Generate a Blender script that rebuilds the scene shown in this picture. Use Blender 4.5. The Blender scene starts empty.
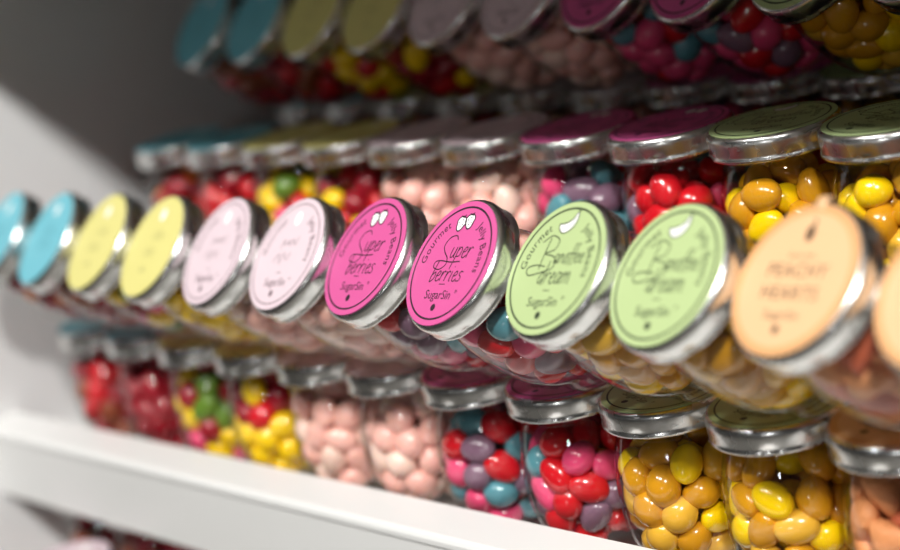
import bpy, bmesh, math, random
import numpy as np
from mathutils import Matrix, Vector
from mathutils.bvhtree import BVHTree

U = 0.03                      # one lid radius in metres
Z0 = 1.0                      # height of the middle lids above the floor (m)
rng = random.Random(7)
nrng = np.random.default_rng(11)
scene = bpy.context.scene
COL = scene.collection

def W(x, y, z):
    return Vector((x * U, y * U, z * U + Z0))

# ------------------------------------------------------------------ materials
def new_mat(name):
    m = bpy.data.materials.new(name); m.use_nodes = True
    nt = m.node_tree; nt.nodes.clear()
    out = nt.nodes.new('ShaderNodeOutputMaterial')
    return m, nt, out

def lin(c):
    return tuple((v / 12.92 if v <= 0.04045 else ((v + 0.055) / 1.055) ** 2.4) for v in (x / 255 for x in c)) + (1,)

def principled(name, rgb, rough=0.5, metal=0.0, coat=0.0, noise=0.0, nscale=60, bump=0.0, bscale=200, spec=0.5, sss=0.0, rough_var=0.0, trans=0.0):
    m, nt, out = new_mat(name)
    b = nt.nodes.new('ShaderNodeBsdfPrincipled')
    nt.links.new(b.outputs[0], out.inputs[0])
    c = lin(rgb)
    b.inputs['Base Color'].default_value = c
    b.inputs['Roughness'].default_value = rough
    b.inputs['Metallic'].default_value = metal
    b.inputs['Coat Weight'].default_value = coat
    b.inputs['Coat Roughness'].default_value = 0.035
    b.inputs['Specular IOR Level'].default_value = spec
    if sss:
        b.inputs['Subsurface Weight'].default_value = sss
        b.inputs['Subsurface Radius'].default_value = (1.0, 0.6, 0.35)
        b.inputs['Subsurface Scale'].default_value = 0.004
    tc = nt.nodes.new('ShaderNodeTexCoord')
    if noise:
        n = nt.nodes.new('ShaderNodeTexNoise'); n.inputs['Scale'].default_value = nscale; n.inputs['Detail'].default_value = 4
        nt.links.new(tc.outputs['Object'], n.inputs['Vector'])
        r = nt.nodes.new('ShaderNodeMapRange'); r.inputs[3].default_value = 1 - noise; r.inputs[4].default_value = 1 + noise
        nt.links.new(n.outputs[0], r.inputs[0])
        mx = nt.nodes.new('ShaderNodeMix'); mx.data_type = 'RGBA'; mx.blend_type = 'MULTIPLY'; mx.inputs[0].default_value = 1
        mx.inputs[6].default_value = c
        nt.links.new(r.outputs[0], mx.inputs[7]); nt.links.new(mx.outputs[2], b.inputs['Base Color'])
    if rough_var:
        n = nt.nodes.new('ShaderNodeTexNoise'); n.inputs['Scale'].default_value = 90
        nt.links.new(tc.outputs['Object'], n.inputs['Vector'])
        r = nt.nodes.new('ShaderNodeMapRange'); r.inputs[3].default_value = max(0.02, rough - rough_var); r.inputs[4].default_value = rough + rough_var
        nt.links.new(n.outputs[0], r.inputs[0]); nt.links.new(r.outputs[0], b.inputs['Roughness'])
    if bump:
        n = nt.nodes.new('ShaderNodeTexNoise'); n.inputs['Scale'].default_value = bscale; n.inputs['Detail'].default_value = 3
        nt.links.new(tc.outputs['Object'], n.inputs['Vector'])
        bp = nt.nodes.new('ShaderNodeBump'); bp.inputs['Strength'].default_value = bump; bp.inputs['Distance'].default_value = 0.002
        nt.links.new(n.outputs[0], bp.inputs['Height']); nt.links.new(bp.outputs[0], b.inputs['Normal'])
    return m

def inner_glass_material():          # inside of the jar wall, where the sweets press against it
    m, nt, out = new_mat('jar_glass_inside')
    tr = nt.nodes.new('ShaderNodeBsdfTransparent'); tr.inputs[0].default_value = (.985, .99, .985, 1)
    nt.links.new(tr.outputs[0], out.inputs[0])
    return m

def glass_material():
    m, nt, out = new_mat('jar_glass')
    tr = nt.nodes.new('ShaderNodeBsdfTransparent'); tr.inputs[0].default_value = (0.985, 0.99, 0.985, 1)
    gl = nt.nodes.new('ShaderNodeBsdfGlossy'); gl.inputs['Roughness'].default_value = 0.035
    gl.inputs['Color'].default_value = (1, 1, 1, 1)
    fr = nt.nodes.new('ShaderNodeFresnel'); fr.inputs['IOR'].default_value = 1.5
    n = nt.nodes.new('ShaderNodeTexNoise'); n.inputs['Scale'].default_value = 45
    tc = nt.nodes.new('ShaderNodeTexCoord'); nt.links.new(tc.outputs['Object'], n.inputs['Vector'])
    bp = nt.nodes.new('ShaderNodeBump'); bp.inputs['Strength'].default_value = 0.25; bp.inputs['Distance'].default_value = 0.002
    nt.links.new(n.outputs[0], bp.inputs['Height']); nt.links.new(bp.outputs[0], gl.inputs['Normal'])
    ge = nt.nodes.new('ShaderNodeNewGeometry'); io = nt.nodes.new('ShaderNodeMapRange')      # same index seen from inside and outside the wall
    io.inputs[3].default_value = 1.45; io.inputs[4].default_value = 1 / 1.45
    nt.links.new(ge.outputs['Backfacing'], io.inputs[0]); nt.links.new(io.outputs[0], fr.inputs['IOR'])
    lw = nt.nodes.new('ShaderNodeLayerWeight'); lw.inputs['Blend'].default_value = 0.5      # longer path through the wall at the outline absorbs more
    cr_ = nt.nodes.new('ShaderNodeValToRGB'); nt.links.new(lw.outputs['Facing'], cr_.inputs[0])
    ce = cr_.color_ramp.elements
    ce[0].position = 0.55; ce[0].color = (.975, .98, .975, 1); ce[1].position = 1.0; ce[1].color = (.62, .66, .64, 1)
    nt.links.new(cr_.outputs[0], tr.inputs[0])
    mx = nt.nodes.new('ShaderNodeMixShader')
    nt.links.new(fr.outputs[0], mx.inputs[0]); nt.links.new(tr.outputs[0], mx.inputs[1]); nt.links.new(gl.outputs[0], mx.inputs[2])
    nt.links.new(mx.outputs[0], out.inputs[0])
    return m

M = {}
M['glass'] = glass_material()
M['glass_inside'] = inner_glass_material()
M['lid'] = principled('brushed_silver_lid', (218, 218, 216), rough=0.27, metal=1.0, bump=0.06, bscale=260, rough_var=0.06)
M['white'] = principled('white_shelf_lacquer', (228, 228, 226), rough=0.32, noise=0.02, nscale=14, bump=0.03, bscale=50)
M['panel'] = principled('white_panel_lacquer', (222, 222, 222), rough=0.22, noise=0.02, nscale=8)
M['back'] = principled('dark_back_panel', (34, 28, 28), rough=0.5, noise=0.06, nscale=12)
M['floor'] = principled('shop_floor_vinyl', (140, 136, 130), rough=0.4, noise=0.08, nscale=5)
M['ink'] = principled('black_label_ink', (38, 24, 34), rough=0.6)
M['emblem_white'] = principled('white_label_print', (246, 246, 242), rough=0.5)
LABEL_RGB = dict(blue=(106, 182, 197), yellow=(216, 208, 128), blush=(216, 196, 203), pink=(203, 82, 144), green=(171, 190, 134), peach=(222, 178, 134))
INK_RGB = dict(blue=(80, 150, 165), yellow=(178, 172, 110), blush=(112, 92, 100), pink=(44, 22, 36), green=(46, 58, 34), peach=(92, 70, 50))
for k, c in LABEL_RGB.items():
    M['label_' + k] = principled('label_paper_' + k, c, rough=0.55, noise=0.015, nscale=120)
    M['ink_' + k] = principled('label_ink_' + k, INK_RGB[k], rough=0.6)
M['peach_ring'] = principled('label_ink_peach_band', (212, 158, 106), rough=0.55)
BEAN_RGB = dict(red=(206, 22, 34), crimson=(150, 14, 34), rose=(232, 74, 120), teal=(92, 150, 162), mauve=(128, 96, 116),
                blush=(250, 190, 178), cream=(252, 214, 200), yellow=(250, 206, 8), amber=(210, 146, 24), honey=(230, 176, 54), green=(96, 128, 40),
                brown=(142, 66, 36), orange=(236, 128, 36), plum=(84, 22, 44))
for k, c in BEAN_RGB.items():
    M['bean_' + k] = principled('jelly_bean_' + k, c, rough=0.2, coat=0.5, noise=0.06, nscale=90, sss=0.35 if k in ('blush', 'cream') else 0.0)
M['gummy_peach'] = principled('sugared_gummy_peach', (228, 150, 96), rough=0.55, noise=0.25, nscale=160, bump=0.5, bscale=500)
M['gummy_coral'] = principled('sugared_gummy_coral', (206, 98, 62), rough=0.55, noise=0.25, nscale=160, bump=0.5, bscale=500)

# ------------------------------------------------------------------ mesh helpers
def mesh_from(name, verts, faces, mats, midx=None, smooth=True):
    me = bpy.data.meshes.new(name)
    me.from_pydata([tuple(v) for v in verts], [], [tuple(int(i) for i in f) for f in faces])
    for m in mats: me.materials.append(m)
    if midx is not None: me.polygons.foreach_set('material_index', list(midx))
    if smooth: me.polygons.foreach_set('use_smooth', [True] * len(me.polygons))
    me.update()
    return me

def lathe(profile, segs, tweak=None):
    """profile of (r, z) in lid radii; points with r == 0 become poles."""
    V, F, rings = [], [], []
    for r, z in profile:
        if r <= 1e-6:
            rings.append([len(V)]); V.append((0, 0, z * U))
        else:
            ring = []
            for i in range(segs):
                a = 2 * math.pi * i / segs
                rr = r if tweak is None else tweak(r, z, a)
                ring.append(len(V)); V.append((rr * U * math.cos(a), rr * U * math.sin(a), z * U))
            rings.append(ring)
    for A, B in zip(rings, rings[1:]):
        for i in range(segs):
            j = (i + 1) % segs
            if len(A) == 1 and len(B) == 1: continue
            if len(A) == 1: F.append((A[0], B[i], B[j]))
            elif len(B) == 1: F.append((A[i], A[j], B[0]))
            else: F.append((A[i], A[j], B[j], B[i]))
    return V, F

def recalc(me):
    bm = bmesh.new(); bm.from_mesh(me); bmesh.ops.recalc_face_normals(bm, faces=bm.faces); bm.to_mesh(me); bm.free()

# ------------------------------------------------------------------ jar meshes
ZC, RB, WALL = 1.2, 0.972, 0.055       # body centre height, outer radius, glass thickness
HU, HL, EXPO = 1.76, 1.23, 2.19          # upper and lower half heights of the barrel shaped body
DZ = 0.614                               # lid and neck sit this much above the profile numbers below
def body_r(z, off=0.0):
    h = (HU if z > ZC else HL) - off
    return (RB - off) * max(0.0, 1 - min(1.0, abs(z - ZC) / h) ** EXPO) ** (1 / EXPO)

def glass_mesh():
    P = [(0, 0.075), (0.35, 0.07), (0.50, 0.045), (0.58, 0.005), (0.65, 0.0), (0.69, 0.02)]
    for i in range(26):
        z = 0.07 + (2.30 - 0.07) * i / 25
        P.append((max(body_r(z), 0.71 + 0.05 * min(1, z / .3)), z))
    P += [(r, z + DZ) for r, z in ((0.755, 1.72), (0.80, 1.735), (0.845, 1.75), (0.86, 1.775), (0.86, 1.79), (0.84, 1.81), (0.80, 1.82),
          (0.80, 1.93), (0.815, 1.96), (0.80, 2.0), (0.75, 2.0), (0.735, 1.97), (0.715, 1.74))]
    n_out = len(P)
    for i in range(26):
        z = 2.28 + (0.19 - 2.28) * i / 25
        P.append((min(0.70, body_r(z, WALL)) if z > 2.2 else max(0.60, body_r(z, WALL)), z))
    P += [(0.56, 0.14), (0.4, 0.15), (0, 0.16)]
    V, F = lathe(P, 56)
    me = mesh_from('glass_body', V, F, [M['glass'], M['glass_inside']], [1 if i // 56 >= n_out - 1 else 0 for i in range(len(F))]); recalc(me)
    return me

def lid_mesh():
    P = [(0, 2.10), (0.90, 2.10), (0.915, 1.86), (0.90, 1.835), (0.905, 1.805), (0.935, 1.795), (0.965, 1.80), (0.983, 1.825), (0.978, 1.85), (0.968, 1.87),
         (0.970, 1.90), (0.976, 2.0), (0.980, 2.06), (0.978, 2.09), (0.970, 2.12), (0.957, 2.145), (0.940, 2.162), (0.92, 2.17), (0.90, 2.168), (0.885, 2.16), (0.5, 2.16), (0, 2.16)]
    def tweak(r, z, a):
        if 1.79 < z < 1.93 and r > 0.93:          # the small lugs pressed into the skirt
            d = 0
            for k in range(4):
                q = (a - k * math.pi / 2 - 0.55 + math.pi) % (2 * math.pi) - math.pi
                d = max(d, math.exp(-(q / 0.10) ** 2))
            return r - 0.05 * d * math.exp(-((z - 1.85) / 0.05) ** 2)
        return r
    V, F = lathe(P, 96, tweak)
    V = [(x, y, z + DZ * U) for x, y, z in V]
    me = mesh_from('lid', V, F, [M['lid']]); recalc(me)
    return me

LAB_R = 0.92
LAB_TOP = 2.186 + DZ
def label_mesh(kind):
    P = [(0, DZ + 2.164), (0.88, DZ + 2.164), (LAB_R, DZ + 2.172), (LAB_R, DZ + 2.180), (0.915, LAB_TOP), (0.5, LAB_TOP), (0, LAB_TOP)]
    V, F = lathe(P, 72)
    me = mesh_from('label_' + kind, V, F, [M['label_' + kind]], smooth=False); recalc(me)
    return me

# --- lettering: flat ink polygons just above the paper
INK_Z = LAB_TOP + 0.003
def catmull(pts, n=7):
    P = [np.array(p, float) for p in pts]
    P = [2 * P[0] - P[1]] + P + [2 * P[-1] - P[-2]]
    out = []
    for i in range(1, len(P) - 2):
        for t in np.linspace(0, 1, n, endpoint=False):
            a, b, c, d = P[i - 1:i + 3]
            out.append(0.5 * (2 * b + (c - a) * t + (2 * a - 5 * b + 4 * c - d) * t * t + (3 * b - a - 3 * c + d) * t ** 3))
    out.append(P[-2])
    return out

class Ink:
    def __init__(self): self.V, self.F = [], []
    def stroke(self, pts, w, curve=True):
        q = catmull(pts) if curve else [np.array(p, float) for p in pts]
        base = len(self.V)
        for i, p in enumerate(q):
            t = q[min(i + 1, len(q) - 1)] - q[max(i - 1, 0)]
            t = t / (np.linalg.norm(t) + 1e-9); nn = np.array([-t[1], t[0]]) * w / 2
            self.V += [p + nn, p - nn]
        for i in range(len(q) - 1):
            b = base + 2 * i
            self.F.append((b, b + 1, b + 3, b + 2))
    def ring(self, r, w, segs=96):
        base = len(self.V)
        for i in range(segs):
            a = 2 * math.pi * i / segs; d = np.array([math.cos(a), math.sin(a)])
            self.V += [d * (r + w / 2), d * (r - w / 2)]
        for i in range(segs):
            b = base + 2 * i; c = base + 2 * ((i + 1) % segs)
            self.F.append((b, b + 1, c + 1, c))
    def blob(self, pts):
        base = len(self.V); c = np.mean(np.array(pts, float), axis=0)
        self.V += [c] + [np.array(p, float) for p in pts]; n = len(pts)
        for i in range(n): self.F.append((base, base + 1 + i, base + 1 + (i + 1) % n))
    def text(self, body, size, x, y, rot=0.0, arc=None, spacing=1.0):
        cu = bpy.data.curves.new('tmp_text', 'FONT'); cu.body = body; cu.size = size; cu.align_x = 'CENTER'; cu.align_y = 'CENTER'; cu.resolution_u = 3
        cu.space_character = spacing
        ob = bpy.data.objects.new('tmp_text', cu); COL.objects.link(ob)
        dg = bpy.context.evaluated_depsgraph_get(); me = bpy.data.meshes.new_from_object(ob.evaluated_get(dg))
        base = len(self.V)
        for v in me.vertices:
            p = np.array([v.co.x, v.co.y])
            if arc is not None:                       # arc = (radius, centre angle): bend the line of text along a circle
                r, a0 = arc; a = a0 - p[0] / r; rr = r + p[1]
                p = np.array([rr * math.cos(a), rr * math.sin(a)])
            else:
                c, s = math.cos(rot), math.sin(rot); p = np.array([c * p[0] - s * p[1] + x, s * p[0] + c * p[1] + y])
            self.V.append(p)
        for f in me.polygons: self.F.append(tuple(base + i for i in f.vertices))
        bpy.data.objects.remove(ob); bpy.data.curves.remove(cu); bpy.data.meshes.remove(me)
    def mesh(self, name, mat, z=INK_Z):
        V = [(v[0] * U, v[1] * U, z * U) for v in self.V]
        return mesh_from(name, V, self.F, [mat], smooth=False)

HAND = {   # thin handwriting: strokes in x-height units
    'u': (0.95, [[(0, 1), (0, .3), (.2, 0), (.5, .25), (.62, 1), (.62, .15), (.8, 0)]]),
    'p': (0.95, [[(0, 1.05), (.02, .2), (-.05, -1.1)], [(0, .6), (.3, 1), (.62, .75), (.55, .2), (.05, .1)]]),
    'e': (0.80, [[(.02, .5), (.4, .62), (.5, .88), (.25, 1.0), (.0, .6), (.1, .1), (.4, .0), (.68, .25)]]),
    'r': (0.80, [[(0, 1), (.04, 0)], [(.03, .45), (.22, .9), (.45, 1.0), (.58, .85)]]),
    'b': (0.90, [[(.1, 2.1), (.0, .1), (.3, .0), (.6, .4), (.45, .9), (.05, .6)]]),
    'i': (0.50, [[(0.05, 1), (.05, .15), (.25, .0)], [(.1, 1.4), (.14, 1.48)]]),
    's': (0.75, [[(.6, .95), (.25, 1.0), (.12, .7), (.5, .4), (.4, .05), (-.1, .05)]]),
    'a': (0.95, [[(.6, .9), (.2, 1.0), (.0, .4), (.25, .0), (.58, .5), (.62, 1), (.62, .1), (.85, .0)]]),
    'n': (0.90, [[(0, 1), (.02, 0)], [(.02, .5), (.3, 1), (.58, .75), (.6, 0)]]),
    'o': (0.85, [[(.3, 1), (.02, .6), (.1, .05), (.45, .0), (.6, .5), (.3, 1.0), (.75, 1.0)]]),
    'f': (0.60, [[(.6, 2.0), (.3, 2.05), (.2, 1.3), (.15, -.3)], [(-.1, 1), (.5, 1)]]),
    'd': (0.95, [[(.6, .85), (.2, 1.0), (.0, .4), (.25, .0), (.58, .5)], [(.66, 2.1), (.6, .1), (.8, .0)]]),
    'm': (1.35, [[(0, 1), (.02, 0)], [(.02, .5), (.28, 1), (.5, .75), (.5, 0)], [(.5, .5), (.78, 1), (1.0, .75), (1.02, .1), (1.2, 0)]]),
}
def hand(ink, word, x, y, s, w, sx=1.0):
    for ch in word:
        adv, strokes = HAND[ch]
        for st in strokes:
            ink.stroke([(x + s * sx * (px + .18 * py), y + s * py) for px, py in st], w)
        x += adv * s * sx

def seal(ink, x, y, r=0.05):
    ink.blob([(x + r * math.cos(a), y + r * math.sin(a)) for a in np.linspace(0, 2 * math.pi, 14, endpoint=False)])

def lettering(kind):
    I = Ink()
    if kind in ('pink', 'green', 'blush'):
        I.ring(0.825, 0.028 if kind != 'blush' else 0.018)
        I.text('Gourmet', 0.175, 0, 0, arc=(0.66, math.radians(151)), spacing=1.08)
        I.text('Jelly Beans', 0.175, 0, 0, arc=(0.66, math.radians(22)), spacing=1.08)
        I.text('SugarSin', 0.185, 0.0, -0.475)
        I.text('\u00ae', 0.07, 0.40, -0.42)
        I.stroke([(-0.07, -0.315), (0.07, -0.315)], 0.012, curve=False)
        seal(I, 0.0, -0.655, 0.052)
    w = 0.017
    if kind == 'pink':
        I.stroke([(-.02, .34), (-.08, .40), (-.22, .37), (-.29, .25), (-.22, .15), (-.12, .07), (-.10, -.03), (-.22, -.10), (-.36, -.07), (-.36, .01), (-.24, .03), (.0, .01), (.22, .02)], w)
        hand(I, 'uper', -0.07, 0.075, 0.155, w, 0.92)
        hand(I, 'berries', -0.34, -0.27, 0.145, w, 0.95)
    elif kind == 'green':
        I.stroke([(-.26, .42), (-.30, .2), (-.32, -.02)], w)
        I.stroke([(-.42, .36), (-.25, .45), (-.08, .38), (-.12, .25), (-.28, .20), (-.06, .14), (-.04, .0), (-.24, -.06), (-.50, -.10), (-.56, .0), (-.40, .04), (-.2, .02)], w)
        hand(I, 'anoffee', -0.06, 0.06, 0.125, w * .9, 0.88)
        hand(I, 'dream', -0.26, -0.22, 0.15, w, 0.92)
    elif kind == 'blush':
        for (x, y, n, s) in ((-0.22, 0.12, 5, 0.12), (-0.30, -0.12, 4, 0.15)):      # two short handwritten lines too blurred to read
            pts = []
            for i in range(n * 2):
                pts.append((x + i * s * .42, y + s * (0.5 + (0.8 if i % 3 == 0 else 0.4) * math.sin(i * 2.4 + n))))
            I.stroke(pts, 0.013)
    elif kind == 'yellow':
        for (x, y, n, s) in ((-0.06, 0.14, 3, 0.17), (-0.18, -0.16, 3, 0.17), (-0.10, -0.46, 3, 0.10)):
            I.stroke([(x + i * s * .3, y + s * (0.3 + 0.5 * math.sin(i * 2.3 + n))) for i in range(n * 3)], 0.02)
    elif kind == 'blue':
        for (x, y, n, s) in ((-0.12, 0.10, 3, 0.15), (-0.14, -0.16, 3, 0.15)):
            I.stroke([(x + i * s * .28, y + s * (0.3 + 0.6 * math.sin(i * 1.9 + n))) for i in range(n * 4)], 0.014)
    elif kind == 'peach':
        I.text('PEACHY', 0.235, 0.0, 0.10, spacing=1.12)
        I.text('HEARTS', 0.235, 0.0, -0.17, spacing=1.12)
        I.text('Gourmet Sweets'[:7], 0.09, 0.0, 0.29, spacing=1.3)
        I.text('SugarSin', 0.15, 0.0, -0.43, spacing=1.1)
        seal(I, 0.0, -0.60, 0.055)
    return I.mesh('lettering_' + kind, M['ink_' + kind])

def emblem(kind):
    """the small printed picture near the top of the label, white with a dark outline"""
    outl, fill = Ink(), Ink()
    if kind == 'pink':                 # a pair of berries
        for cx, cy, t in ((-0.095, 0.60, -.22), (0.09, 0.63, .2)):
            pts = []
            for a in np.linspace(0, 2 * math.pi, 22, endpoint=False):
                r = 0.105 * (1 + .12 * math.cos(a)); px = r * math.sin(a); py = 0.108 * math.cos(a) * (1.0 if math.cos(a) > 0 else 1.05) - .02
                if math.cos(a) < 0: px *= 0.82
                c, s = math.cos(t), math.sin(t); pts.append((cx + c * px - s * py, cy + s * px + c * py))
            fill.blob(pts); outl.stroke(pts + pts[:1], 0.02, curve=False)
            for q in range(5): seal(outl, cx + .05 * math.sin(q * 2.2), cy - .07 + .035 * q, .011)
            outl.stroke([(cx - .05, cy + .10), (cx, cy + .075), (cx + .05, cy + .11)], 0.014)
    elif kind == 'green':              # a peeled banana
        up = [(-.19, .61), (-.10, .61), (.0, .635), (.07, .69), (.11, .765)]; lo = [(.145, .755), (.145, .64), (.07, .53), (-.05, .48), (-.15, .52), (-.19, .61)]
        pts = [tuple(p) for p in catmull(up, 4)] + [tuple(p) for p in catmull(lo, 4)]
        fill.blob(pts); outl.stroke(pts + pts[:1], 0.018, curve=False)
        outl.stroke([(-.14, .54), (.02, .56), (.12, .70)], 0.008)
        seal(outl, 0.14, 0.79, 0.02)
    elif kind in ('blush', 'yellow', 'blue'):
        r = 0.085
        fill.blob([(r * 1.1 * math.cos(a), .58 + r * 1.35 * math.sin(a)) for a in np.linspace(0, 2 * math.pi, 16, endpoint=False)])
    elif kind == 'peach':              # a dark fruit with a stalk inside a soft band round the label
        outl.blob([(.07 * math.cos(a), .56 + .10 * math.sin(a)) for a in np.linspace(0, 2 * math.pi, 16, endpoint=False)])
        outl.stroke([(.0, .62), (.03, .70), (.0, .74)], 0.03)
    V = [(v[0] * U, v[1] * U, INK_Z * U) for v in fill.V] + [(v[0] * U, v[1] * U, (INK_Z + .003) * U) for v in outl.V]
    n = len(fill.V)
    F = list(fill.F) + [tuple(i + n for i in f) for f in outl.F]
    return mesh_from('emblem_' + kind, V, F, [M['emblem_white'], M['ink_' + kind]], [0] * len(fill.F) + [1] * len(outl.F), smooth=False)

def seal_tab_mesh():
    """paper tab folded over the rim of a peach lid"""
    V, F = [], []
    path = [(0.86, 2.19), (0.93, 2.196), (0.985, 2.19), (1.03, 2.165), (1.04, 2.11), (1.01, 2.05)]
    hw = 0.085
    for y, z in path:
        for x in (-hw, -hw * .5, 0, hw * .5, hw): V.append((x * U, (y - x * x * .5) * U, (z + DZ) * U))
    for y, z in path:
        for x in (-hw, -hw * .5, 0, hw * .5, hw): V.append((x * U, (y - .006 - x * x * .5) * U, (z + DZ - .006) * U))
    n = 5; off = len(path) * n
    for i in range(len(path) - 1):
        for j in range(n - 1):
            a = i * n + j
            F.append((a, a + 1, a + n + 1, a + n)); F.append((off + a, off + a + n, off + a + n + 1, off + a + 1))
        F.append((i * n, i * n + n, off + i * n + n, off + i * n)); F.append((i * n + 4, off + i * n + 4, off + i * n + n + 4, i * n + n + 4))
    F.append((0, off, off + 1, 1)); F.append((1, off + 1, off + 2, 2)); F.append((2, off + 2, off + 3, 3)); F.append((3, off + 3, off + 4, 4))
    b = off - n; F.append((b, b + 1, off + b + 1, off + b)); F.append((b + 1, b + 2, off + b + 2, off + b + 1)); F.append((b + 2, b + 3, off + b + 3, off + b + 2)); F.append((b + 3, b + 4, off + b + 4, off + b + 3))
    me = mesh_from('seal_tab', V, F, [M['label_peach']]); recalc(me)
    return me

GLASS, LID = glass_mesh(), lid_mesh()
KINDS = ['blue', 'yellow', 'blush', 'pink', 'green', 'peach']
LABEL = {k: label_mesh(k) for k in KINDS}
LETTER = {k: lettering(k) for k in KINDS}
EMBLEM = {k: emblem(k) for k in KINDS}
RING = {}
_r = Ink(); _r.ring(0.86, 0.10); RING['peach'] = _r.mesh('border_ring_peach', M['peach_ring'], INK_Z)
TAB = seal_tab_mesh()
def kind_of(k): return KINDS[max(0, min(5, (k - 1) // 2))]

def obj(name, me, parent=None, mat=None):
    o = bpy.data.objects.new(name, me); COL.objects.link(o)
    if parent is not None: o.parent = parent
    if mat is not None: o.matrix_world = mat
    return o

def tag(o, label=None, cat=None, group=None, kind=None):
    if label: o['label'] = label
    if cat: o['category'] = cat
    if group: o['group'] = group
    if kind: o['kind'] = kind
    return o

JARS = []    # (row, k, matrix)
def make_jar(row, k, mat, label, group, detail=2, kind=None):
    kind = kind or kind_of(k)
    e = bpy.data.objects.new('sweet_jar', None); COL.objects.link(e); e.empty_display_size = 0.01
    e.matrix_world = mat
    tag(e, label, 'jar', group)
    obj('glass_body', GLASS, e)
    lid = obj('lid', LID, e)
    lb = obj('label', LABEL[kind], lid)
    lb['label'] = {'blue': 'blue', 'yellow': 'pale yellow', 'blush': 'pale pink', 'pink': 'hot pink', 'green': 'pale green', 'peach': 'peach'}[kind] + ' round paper label'
    if kind == 'peach' and row == 'T':
        obj('seal_tab', TAB, lid)
    if detail:
        # depth limit: thing > part > sub-part, so the print hangs beside the label on the lid
        obj('lettering', LETTER[kind], lid)
        if len(EMBLEM[kind].polygons): obj('emblem', EMBLEM[kind], lid)
        if kind in RING: obj('border_ring', RING[kind], lid)
    JARS.append((row, k, mat.copy(), kind))
    return e

def upright(x, y, z, spin, s=1.0):
    return Matrix.Translation(W(x, y, z + .006)) @ Matrix.Rotation(spin, 4, 'Z') @ Matrix.Scale(s, 4)

def tilted(c, phi, psi, spin, s):
    """lid face centred on c, lid normal raised by phi and turned by psi, print turned by spin"""
    n = Vector((math.sin(psi) * math.cos(phi), -math.cos(psi) * math.cos(phi), math.sin(phi)))
    e1 = Vector((math.cos(psi), math.sin(psi), 0)); e2 = n.cross(e1)
    R = Matrix((e1, e2, n)).transposed().to_4x4()
    b = W(*c) - n * (LAB_TOP * U * s)
    return Matrix.Translation(b) @ R @ Matrix.Rotation(spin, 4, 'Z') @ Matrix.Scale(s, 4)

SP = 1.98726
NAME = {1: ('left', 'blue'), 2: ('right', 'blue'), 3: ('left', 'yellow'), 4: ('right', 'yellow'), 5: ('left', 'pale pink'), 6: ('right', 'pale pink'),
        7: ('left', 'hot pink'), 8: ('right', 'hot pink'), 9: ('left', 'pale green'), 10: ('right', 'pale green'), 11: ('left', 'peach'), 12: ('right', 'peach')}
SHELF_Z = -2.777 - 1.80 - DZ
TS = 1.02
# front row standing on the shelf
FCONT = {1: 'dark red and brown beans', 2: 'crimson beans', 3: 'yellow, green and red beans', 4: 'bright yellow and red beans', 5: 'pale pink beans', 6: 'pale pink beans',
         7: 'teal, rose and mauve beans', 8: 'glossy red, rose and teal beans', 9: 'amber and yellow beans', 10: 'amber and yellow beans', 11: 'peach gummy hearts', 12: 'peach gummy hearts'}
for k in range(1, 13):
    side, colr = NAME[k]
    make_jar('F', k, upright((k - 8) * SP - .195, 1.776, SHELF_Z, rng.uniform(-.35, .35)),
             f'upright jar of {FCONT[k]} on shelf edge, {side} of two', 'upright jars along the shelf edge')
# back rows on the raised step
STEP_Z = .336 - 1.80 - DZ
REAR_Z = STEP_Z - .30
for k in range(1, 12):
    side, colr = NAME[k]
    make_jar('B', k, upright((k - 8) * SP + .398, 4.396, STEP_Z, rng.uniform(-.35, .35)),
             f'upright jar behind the lying middle row, {side} one with flat {colr} label', 'upright jars on the raised step')
for k in range(1, 12):
    side, colr = NAME[k]
    make_jar('C', k, upright((k - 8) * SP - 1.04, 8.906, REAR_Z, rng.uniform(-.35, .35)),
             f'shadowed upright jar under the top row, {side} one with {colr} label', 'rearmost upright jars in shadow', detail=0)
# middle row lying on the lids, labels facing out
TT = {1: (.315, -.12, .760, -.18), 2: (.313, -.12, .76, -.182), 3: (.308, -.15, .757, -.168), 4: (.30, -.20, .752, -.160), 5: (.325, -.21, .742, -.162), 6: (.31, -.20, .752, -.148),
      7: (.27, -.17, .764, -.17), 8: (.30, -.25, .765, -.172), 9: (.285, -.18, .755, -.18), 10: (.25, -.22, .757, -.18), 11: (.19, -.20, .770, -.21), 12: (.18, -.2, .77, -.205)}
PROF = [(.65, 0.0), (.69, .02), (.722, .07)] + [(body_r(z), z) for z in np.linspace(.07, 2.3, 60)]
def support(phi, s):
    """how far below the centre of the lid face a jar tilted by phi reaches"""
    return s * max(r * math.cos(phi) + (LAB_TOP - z) * math.sin(phi) for r, z in PROF)
TZ = SHELF_Z + LAB_TOP + 0.024
TPRINT = {'blue': 'blue', 'yellow': 'pale yellow', 'pale pink': 'pale pink', 'hot pink': 'hot pink super berries', 'pale green': 'pale green banana', 'peach': 'peach hearts'}
for k in range(1, 13):
    side, colr = NAME[k]; dx, y, phi, psi = TT[k]
    z = TZ + support(phi, TS)
    make_jar('T', k, tilted(((k - 8) * SP + dx, y, z), phi, psi, .11 + rng.uniform(-.03, .03), TS),
             f'jar lying in middle row, {TPRINT[colr]} label facing out, {side} of two', 'jars lying on the front lids, labels facing out')
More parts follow.
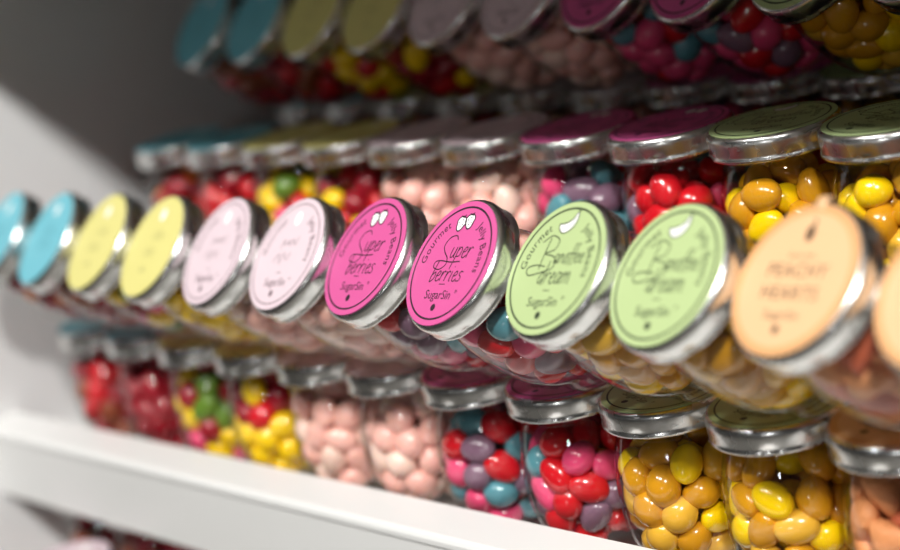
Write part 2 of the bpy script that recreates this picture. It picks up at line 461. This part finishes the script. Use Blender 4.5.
# dark top row lying on the rear lids
UU = {1: (.41, 5.64), 2: (.41, 5.64), 3: (.40, 5.64), 4: (.38, 5.66), 5: (.37, 5.67), 6: (.34, 5.69), 7: (.31, 5.72), 8: (.29, 5.75), 9: (.28, 5.76), 10: (.28, 5.76)}
UZ = REAR_Z + LAB_TOP + 0.014
for k in range(1, 11):
    side, colr = NAME[k]; dx, y = UU[k]; phi = .73
    make_jar('U', k, tilted(((k - 8) * SP + dx, y, UZ + support(phi, TS)), phi, -.14, .11 + rng.uniform(-.05, .05), TS),
             f'shadowed jar lying in topmost row, {colr} label facing out, {side} of two', 'jars lying in the dark top row', detail=1)

# the tier below, just showing under the shelf
LOWZ, LOWSTEP = -9.15, -8.5
make_jar('L', 5, upright(-12.8, -1.16, LOWZ, .2), 'pale pink lidded jar on the lower shelf, at the bottom left corner', 'jars on the lower shelf')
make_jar('L', 1, upright(-14.5, .85, LOWSTEP, .1), 'jar of red beans on the lower step, nearest the side panel', 'jars on the lower shelf')
make_jar('L', 2, upright(-12.45, .85, LOWSTEP, .3), 'jar of red beans on the lower step, second from the side panel', 'jars on the lower shelf')

# ------------------------------------------------------------------ sweets
def bean_mesh(color, sub):
    bm = bmesh.new(); bmesh.ops.create_icosphere(bm, subdivisions=sub, radius=1.0)
    for v in bm.verts:
        x, y, z = v.co
        t = 1.0 + 0.10 * (1 - x * x)
        v.co = Vector((x * 0.305, y * 0.222 * t, z * 0.205 + 0.06 * x * x - 0.02)) * U
    me = bpy.data.meshes.new('jelly_bean_' + color); bm.to_mesh(me); bm.free()
    me.materials.append(M['bean_' + color]); me.polygons.foreach_set('use_smooth', [True] * len(me.polygons))
    return me
def heart_mesh(color, sub):
    bm = bmesh.new(); bmesh.ops.create_icosphere(bm, subdivisions=sub, radius=1.0)
    for v in bm.verts:
        x, y, z = v.co
        y2 = y * 1.0 + 0.42 * abs(x) ** 0.8 * (1 if True else 0) - .16
        x2 = x * (1.0 + 0.15 * y) * (1.0 if y > -.2 else max(.25, 1 + .55 * (y + .2)))
        v.co = Vector((x2 * 0.34, y2 * 0.32, z * 0.19)) * U
    me = bpy.data.meshes.new('gummy_heart_' + color); bm.to_mesh(me); bm.free()
    me.materials.append(M['gummy_' + color]); me.polygons.foreach_set('use_smooth', [True] * len(me.polygons))
    return me
BEAN = {c: bean_mesh(c, 3) for c in BEAN_RGB}
BEANLOW = {c: bean_mesh(c, 2) for c in BEAN_RGB}
HEART = {c: heart_mesh(c, 3) for c in ('peach', 'coral')}
HEARTLOW = {c: heart_mesh(c, 2) for c in ('peach', 'coral')}

def pack(n, rad, g, seed):
    """settle n soft spheres inside the jar under gravity g (jar axes)"""
    r = np.random.default_rng(seed); g = np.array(g, float); g /= np.linalg.norm(g)
    C = np.array([0, 0, ZC + .1])
    P = r.normal(size=(n, 3)); P = P / np.linalg.norm(P, axis=1)[:, None] * (r.random((n, 1)) ** (1 / 3)) * .7 + C
    A = RB - WALL - rad * .86
    for it in range(440):
        if it < 400: P += g * 0.008
        d = P[:, None] - P[None]; D = np.linalg.norm(d, axis=2) + np.eye(n) * 9
        ov = np.clip(2 * rad - D, 0, None)
        P += 0.42 * (d / D[:, :, None] * ov[:, :, None]).sum(1)
        for _ in range(2):
            rho = np.linalg.norm(P[:, :2], axis=1); dz = P[:, 2] - ZC
            B = np.where(dz > 0, HU, HL) - WALL - rad * .86
            q = ((rho / A) ** EXPO + np.minimum(2, np.abs(dz) / B) ** EXPO) ** (1 / EXPO)
            k = np.where(q > 1, 1 / np.maximum(q, 1e-6), 1)
            P[:, :2] *= k[:, None]; P[:, 2] = ZC + dz * k
            P[:, 2] = np.clip(P[:, 2], .19 + rad * .85, 2.30 - rad)
    return P

DOWN = (0, 0, -1); TILTDOWN = (0, -math.cos(.75), -math.sin(.75))
PK = {'up': [pack(50, .234, DOWN, s) for s in (1, 2, 3, 4)], 'tilt': [pack(50, .234, TILTDOWN, s) for s in (5, 6, 7)],
      'uph': [pack(34, .262, DOWN, s) for s in (8, 9)], 'tilth': [pack(34, .262, TILTDOWN, s) for s in (10, 11)]}

MIX = {1: dict(crimson=4, brown=3, red=2, orange=1), 2: dict(crimson=5, red=3, brown=1), 3: dict(yellow=4, green=1, red=2, rose=1, crimson=1), 4: dict(yellow=5, red=1, crimson=2),
       5: dict(blush=3, cream=2), 6: dict(blush=3, cream=2), 7: dict(red=2, rose=3, teal=3, mauve=3), 8: dict(red=6, rose=3, teal=1, mauve=1), 9: dict(amber=4, honey=2, yellow=3), 10: dict(amber=4, honey=3, yellow=3)}
SWEETS = []      # dicts: row, k, kind, colour, matrix
for ji, (row, k, mat, kind) in enumerate(JARS):
    lying = row in 'TU'
    heart = k >= 11
    P = PK[('tilt' if lying else 'up') + ('h' if heart else '')]
    P = P[ji % len(P)]
    spin = 0 if lying else rng.uniform(0, 6.28)
    R = Matrix.Rotation(spin, 4, 'Z')
    unspin = Matrix.Identity(4)
    if heart: cols = ['peach'] * 3 + ['coral']
    else: cols = [c for c, w in MIX[k].items() for _ in range(w)]
    for p in P:
        v = Vector(p); dzc = v.z - ZC; rho = math.hypot(v.x, v.y); L = max(rho / .72, abs(dzc) / (1.2 if dzc > 0 else .8))
        c = rng.choice(cols)
        if k == 4 and not lying: c = rng.choice(['yellow'] * 8 + ['red']) if p[2] < 1.5 else rng.choice(['crimson', 'red', 'yellow'])
        if L > .62:
            n = Vector((v.x / .94 ** 2, v.y / .94 ** 2, dzc / (1.45 if dzc > 0 else 1.1) ** 2)).normalized()
        else:
            n = Vector((rng.gauss(0, 1), rng.gauss(0, 1), rng.gauss(0, 1))).normalized()
        t = n.orthogonal().normalized(); t = Matrix.Rotation(rng.uniform(0, 6.28), 3, n) @ t
        b = n.cross(t)
        if heart: rot = Matrix((t, b, n)).transposed().to_4x4()
        else: rot = Matrix((t, b, n)).transposed().to_4x4() @ Matrix.Rotation(rng.choice([0, math.pi]), 4, 'X')
        sc = rng.uniform(.93, 1.06)
        m = mat @ R @ Matrix.Translation(v * U) @ rot @ Matrix.Scale(sc, 4)
        SWEETS.append(dict(row=row, k=k, heart=heart, col=c, m=m))

# ------------------------------------------------------------------ the camera (solved from the rows of lids)
f_px = 1771.7
Rrows = None
def cam_axes(a, b, c):
    fwd = Vector((-math.sin(a) * math.cos(b), math.cos(a) * math.cos(b), -math.sin(b)))
    right = Vector((math.cos(a), math.sin(a), 0)); up = right.cross(fwd)
    return math.cos(c) * right + math.sin(c) * up, -math.sin(c) * right + math.cos(c) * up, fwd
cr, cu, cf = cam_axes(0.9032, 0.24866, -0.23891)
cam_data = bpy.data.cameras.new('camera'); cam = bpy.data.objects.new('camera', cam_data); COL.objects.link(cam)
cpos = W(18.68522, -14.79885, 5.890875)
mw = Matrix((cr, cu, -cf)).transposed().to_4x4(); mw.translation = cpos
cam.matrix_world = mw
cam_data.sensor_fit = 'HORIZONTAL'; cam_data.sensor_width = 36.0; cam_data.lens = f_px * 36 / 900
cam_data.clip_start = 0.05; cam_data.clip_end = 50
cam_data.dof.use_dof = True
cam_data.dof.focus_distance = (W(.3, .2, 0) - cpos).dot(cf)
cam_data.dof.aperture_fstop = 4.1
scene.camera = cam

# ------------------------------------------------------------------ which sweets show: rays from the lens against sweets and lids
def pick_visible():
    V, F, own = [], [], []
    def add(me_v, me_f, m, idx):
        b = len(V)
        A = np.array(m); q = me_v @ A[:3, :3].T + A[:3, 3]
        V.extend(map(tuple, q)); F.extend([(i + b, j + b, l + b) for i, j, l in me_f]); own.extend([idx] * len(me_f))
    def tri(me):
        me.calc_loop_triangles()
        return np.array([v.co for v in me.vertices]), [tuple(t.vertices) for t in me.loop_triangles]
    b1 = tri(bean_mesh('red', 1)); h1 = tri(heart_mesh('peach', 1)); ld = tri(mesh_from('tmp', *lathe([(.95, DZ + 1.80), (.97, DZ + 2.1), (.93, DZ + 2.17), (0, DZ + 2.17)], 24), []))
    for i, s in enumerate(SWEETS): add(*(h1 if s['heart'] else b1), s['m'], i)
    for row, k, mat, kind in JARS: add(*ld, mat, -1)
    # the shelf lip in front
    lip = [W(-16, -.5, -6), W(30, -.5, -6), W(30, -.5, -4.15), W(-16, -.5, -4.15), W(-16, .4, -4.15), W(30, .4, -4.15)]
    b = len(V); V.extend(map(tuple, lip)); F.extend([(b, b + 1, b + 2), (b, b + 2, b + 3), (b + 3, b + 2, b + 5), (b + 3, b + 5, b + 4)]); own.extend([-1] * 4)
    tree = BVHTree.FromPolygons(V, F)
    cnt = {}
    step = 2.5
    for iy in range(int(550 / step)):
        for ix in range(int(900 / step)):
            x, y = (ix + .5) * step, (iy + .5) * step
            d = cr * ((x - 450) / f_px) - cu * ((y - 275) / f_px) + cf
            h = tree.ray_cast(cpos, d.normalized())
            if h[2] is not None and own[h[2]] >= 0: cnt[own[h[2]]] = cnt.get(own[h[2]], 0) + 1
    return cnt
CNT = pick_visible()
order = sorted((i for i in CNT if not SWEETS[i]['heart']), key=lambda i: -CNT[i])
single = {i for i in order[:300] if CNT[i] >= 2}
single |= {i for i in CNT if SWEETS[i]['heart'] and CNT[i] >= 2}
print('SWEETS', len(SWEETS), 'visible', len(CNT), 'single', len(single), 'min', min((CNT[i] for i in single), default=0))

CNAME = dict(red='glossy red', crimson='dark crimson', rose='rose pink', teal='teal blue', mauve='greyish mauve', blush='pale pink', cream='creamy pink', yellow='bright yellow',
             amber='translucent amber', honey='honey coloured', green='olive green', brown='brown', orange='orange', plum='plum')
ROWN = dict(F='upright shelf-edge jar', B='jar behind the middle row', C='rearmost shadowed jar', T='lying middle-row jar', U='lying topmost-row jar', L='lower-shelf jar')
for i in sorted(single):
    s = SWEETS[i]; side, colr = NAME[s['k']]
    where = f"{side} {colr.replace(' ', '-')} {ROWN[s['row']]}"
    if s['heart']:
        o = obj('gummy_heart', HEART[s['col']], None, s['m'])
        tag(o, f"{'peach' if s['col'] == 'peach' else 'coral'} gummy heart in the {where}", 'sweet', f"{s['col']} gummy hearts in the {where}")
    else:
        o = obj('jelly_bean', BEAN[s['col']], None, s['m'])
        tag(o, f"{CNAME[s['col']]} bean in the {where}", 'sweet', f"{CNAME[s['col']]} beans in the {where}")

def join_rest(name, pred, low, label):
    cols = sorted({SWEETS[i]['col'] for i in range(len(SWEETS)) if i not in single and pred(SWEETS[i])})
    if not cols: return
    mats = [low[c].materials[0] for c in cols]
    VV, FF, MI, base = [], [], [], 0
    cache = {c: (np.array([v.co for v in low[c].vertices]), np.array([p.vertices for p in low[c].polygons])) for c in cols}
    for i, s in enumerate(SWEETS):
        if i in single or not pred(s): continue
        v, f = cache[s['col']]; A = np.array(s['m'])
        VV.append(v @ A[:3, :3].T + A[:3, 3]); FF.append(f + base); base += len(v); MI += [cols.index(s['col'])] * len(f)
    me = mesh_from(name, np.concatenate(VV), np.concatenate(FF), mats, MI)
    o = obj(name, me); tag(o, label, 'sweets', None, 'stuff')
join_rest('jelly_beans', lambda s: not s['heart'], BEANLOW, 'mixed jelly beans deeper inside all the jars, seen between the front ones')
join_rest('gummy_hearts', lambda s: s['heart'], HEARTLOW, 'peach gummy hearts deeper inside the peach label jars')

# ------------------------------------------------------------------ the shelving
XL, XR = -16.3, 12.0
def box_bm(bm, x0, x1, y0, y1, z0, z1):
    vs = [bm.verts.new(W(x, y, z)) for z in (z0, z1) for y in (y0, y1) for x in (x0, x1)]
    for q in ((0, 2, 3, 1), (4, 5, 7, 6), (0, 1, 5, 4), (2, 6, 7, 3), (0, 4, 6, 2), (1, 3, 7, 5)): bm.faces.new([vs[i] for i in q])
def box_obj(name, dims, mat, parent, bev=0.0):
    bm = bmesh.new(); box_bm(bm, *dims)
    if bev: bmesh.ops.bevel(bm, geom=bm.edges[:], offset=bev * U, segments=3, affect='EDGES', profile=.5)
    me = bpy.data.meshes.new(name); bm.to_mesh(me); bm.free(); me.materials.append(mat)
    return obj(name, me, parent)
def prism_x(name, pts, x0, x1, mat, parent):
    """profile of (y, z) points swept along the shelf"""
    V = [W(x, y, z) for x in (x0, x1) for y, z in pts]; n = len(pts)
    F = [(i, (i + 1) % n, n + (i + 1) % n, n + i) for i in range(n)] + [tuple(range(n - 1, -1, -1)), tuple(range(n, 2 * n))]
    me = mesh_from(name, V, F, [mat], smooth=False); recalc(me)
    return obj(name, me, parent)

unit = bpy.data.objects.new('display_shelf', None); COL.objects.link(unit); unit.location = (0, 0.1, 0)
tag(unit, 'white lacquered display shelving with thick front lip holding all the jars', 'shelf')
bpy.context.view_layer.update()
def adopt(o):
    mwv = o.matrix_world.copy(); o.parent = unit; o.matrix_parent_inverse = unit.matrix_world.inverted(); return o
BACKY = 10.6
FLOORZ = -Z0 / U
LIP = -4.15 - SHELF_Z
def shelf_board(zt, name='shelf_board'):
    zl = zt + LIP
    pts = [(BACKY, zt), (.40, zt), (.40, zl - .03), (.37, zl), (-.44, zl), (-.50, zl - .02), (-.53, zl - .08), (-.53, zl - .16), (-.50, zl - .19), (-.50, zl - 1.52), (-.46, zl - 1.56), (-.30, zl - 1.56), (-.28, zl - 1.1), (BACKY, zl - 1.1)]
    return adopt(prism_x(name, pts, XL, XR, M['white'], None))
shelf_board(SHELF_Z)
UP_EDGE = 5.75
shelf_board(UP_EDGE + 1.56 - LIP)
adopt(box_obj('shelf_board', (XL, XR, -2.2, BACKY, LOWZ - 1.2, LOWZ), M['white'], None, .05))
adopt(box_obj('riser_step', (XL, XR, -.16, BACKY, LOWZ, LOWSTEP), M['white'], None, .05))
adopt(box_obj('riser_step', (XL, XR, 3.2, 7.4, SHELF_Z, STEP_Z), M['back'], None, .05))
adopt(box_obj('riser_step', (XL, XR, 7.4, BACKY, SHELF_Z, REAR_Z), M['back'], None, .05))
adopt(box_obj('side_panel', (XL - .9, XL, -2.6, BACKY + .4, FLOORZ, 26), M['panel'], None, .05))
adopt(box_obj('side_panel', (XR, XR + .9, -.4, BACKY + .4, FLOORZ, 26), M['panel'], None, .05))
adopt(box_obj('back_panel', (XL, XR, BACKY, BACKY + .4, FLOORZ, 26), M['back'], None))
fl = bpy.data.meshes.new('floor')
fl = mesh_from('floor', [(-4, -4, 0), (4, -4, 0), (4, 1.5, 0), (-4, 1.5, 0), (-4, -4, -.05), (4, -4, -.05), (4, 1.5, -.05), (-4, 1.5, -.05)],
               [(0, 1, 2, 3), (7, 6, 5, 4), (0, 4, 5, 1), (1, 5, 6, 2), (2, 6, 7, 3), (3, 7, 4, 0)], [M['floor']], smooth=False)
wl = mesh_from('wall_back', [(x, y, z) for z in (0, 2.7) for y in (.40, .50) for x in (-4, 4)], [(0, 2, 3, 1), (4, 5, 7, 6), (0, 1, 5, 4), (2, 6, 7, 3), (0, 4, 6, 2), (1, 3, 7, 5)], [M['panel']], smooth=False)
tag(obj('wall_back', wl), 'plain pale shop wall behind the shelving', None, None, 'structure')
tag(obj('floor', fl), 'grey vinyl shop floor', None, None, 'structure')

# ------------------------------------------------------------------ light: ceiling spots out in front of the shelves
def lamp(x, y, z, power, size, color=(1, .985, .955), aim=(0, 2, -1)):
    ld = bpy.data.lights.new('ceiling_spot', 'AREA'); ld.shape = 'DISK'; ld.size = size; ld.energy = power; ld.color = color
    o = bpy.data.objects.new('ceiling_spot', ld); COL.objects.link(o)
    o.location = W(x, y, z); d = W(*aim) - o.location
    o.rotation_euler = d.to_track_quat('-Z', 'Y').to_euler()
    return o
lamp(2, -30, 43.3, 15, .13)
lamp(10, -30, 43.3, 15, .13)
lamp(42, -30, 43.3, 46, .16)
lamp(-12, -34, 48.5, 10, .12)
def window_or_sparkle(x, y, z, power, sx, sy):          # low, far out in front: daylight from the shop front, plus an added sparkle
    o = lamp(x, y, z, power, sx, (1, 1, 1), (0, 0, -1)); o.name = 'window_or_sparkle_light'
    o.data.shape = 'RECTANGLE'; o.data.size_y = sy
window_or_sparkle(48, -108, 15, 10, .25, .23)
window_or_sparkle(-20, -112, 32, 2, .11, .11)  # small light added for extra sparkle on the glass

w = bpy.data.worlds.new('shop_ambience'); scene.world = w; w.use_nodes = True
nt = w.node_tree; nt.nodes.clear()
bg = nt.nodes.new('ShaderNodeBackground'); wo = nt.nodes.new('ShaderNodeOutputWorld'); nt.links.new(bg.outputs[0], wo.inputs[0])
tc = nt.nodes.new('ShaderNodeTexCoord'); sp = nt.nodes.new('ShaderNodeSeparateXYZ'); nt.links.new(tc.outputs['Generated'], sp.inputs[0])
rp = nt.nodes.new('ShaderNodeValToRGB'); mr = nt.nodes.new('ShaderNodeMapRange'); mr.inputs[1].default_value = -1; mr.inputs[2].default_value = 1
nt.links.new(sp.outputs[2], mr.inputs[0]); nt.links.new(mr.outputs[0], rp.inputs[0]); nt.links.new(rp.outputs[0], bg.inputs[0])
el = rp.color_ramp.elements
el[0].position = 0.0; el[0].color = (.40, .39, .38, 1); el[1].position = 1.0; el[1].color = (.12, .12, .12, 1)
for pos, v in ((.36, .30), (.46, .55), (.54, .9), (.60, .25)):
    e = el.new(pos); e.color = (v, v * .985, v * .96, 1)
bg.inputs[1].default_value = 0.11

vs = scene.view_settings
vs.view_transform = 'Standard'; vs.look = 'None'; vs.gamma = 1.0; vs.use_curve_mapping = False
vs.exposure = -0.5
scene.cycles.max_bounces = 12
scene.cycles.transparent_max_bounces = 40
scene.cycles.sample_clamp_indirect = 6.0
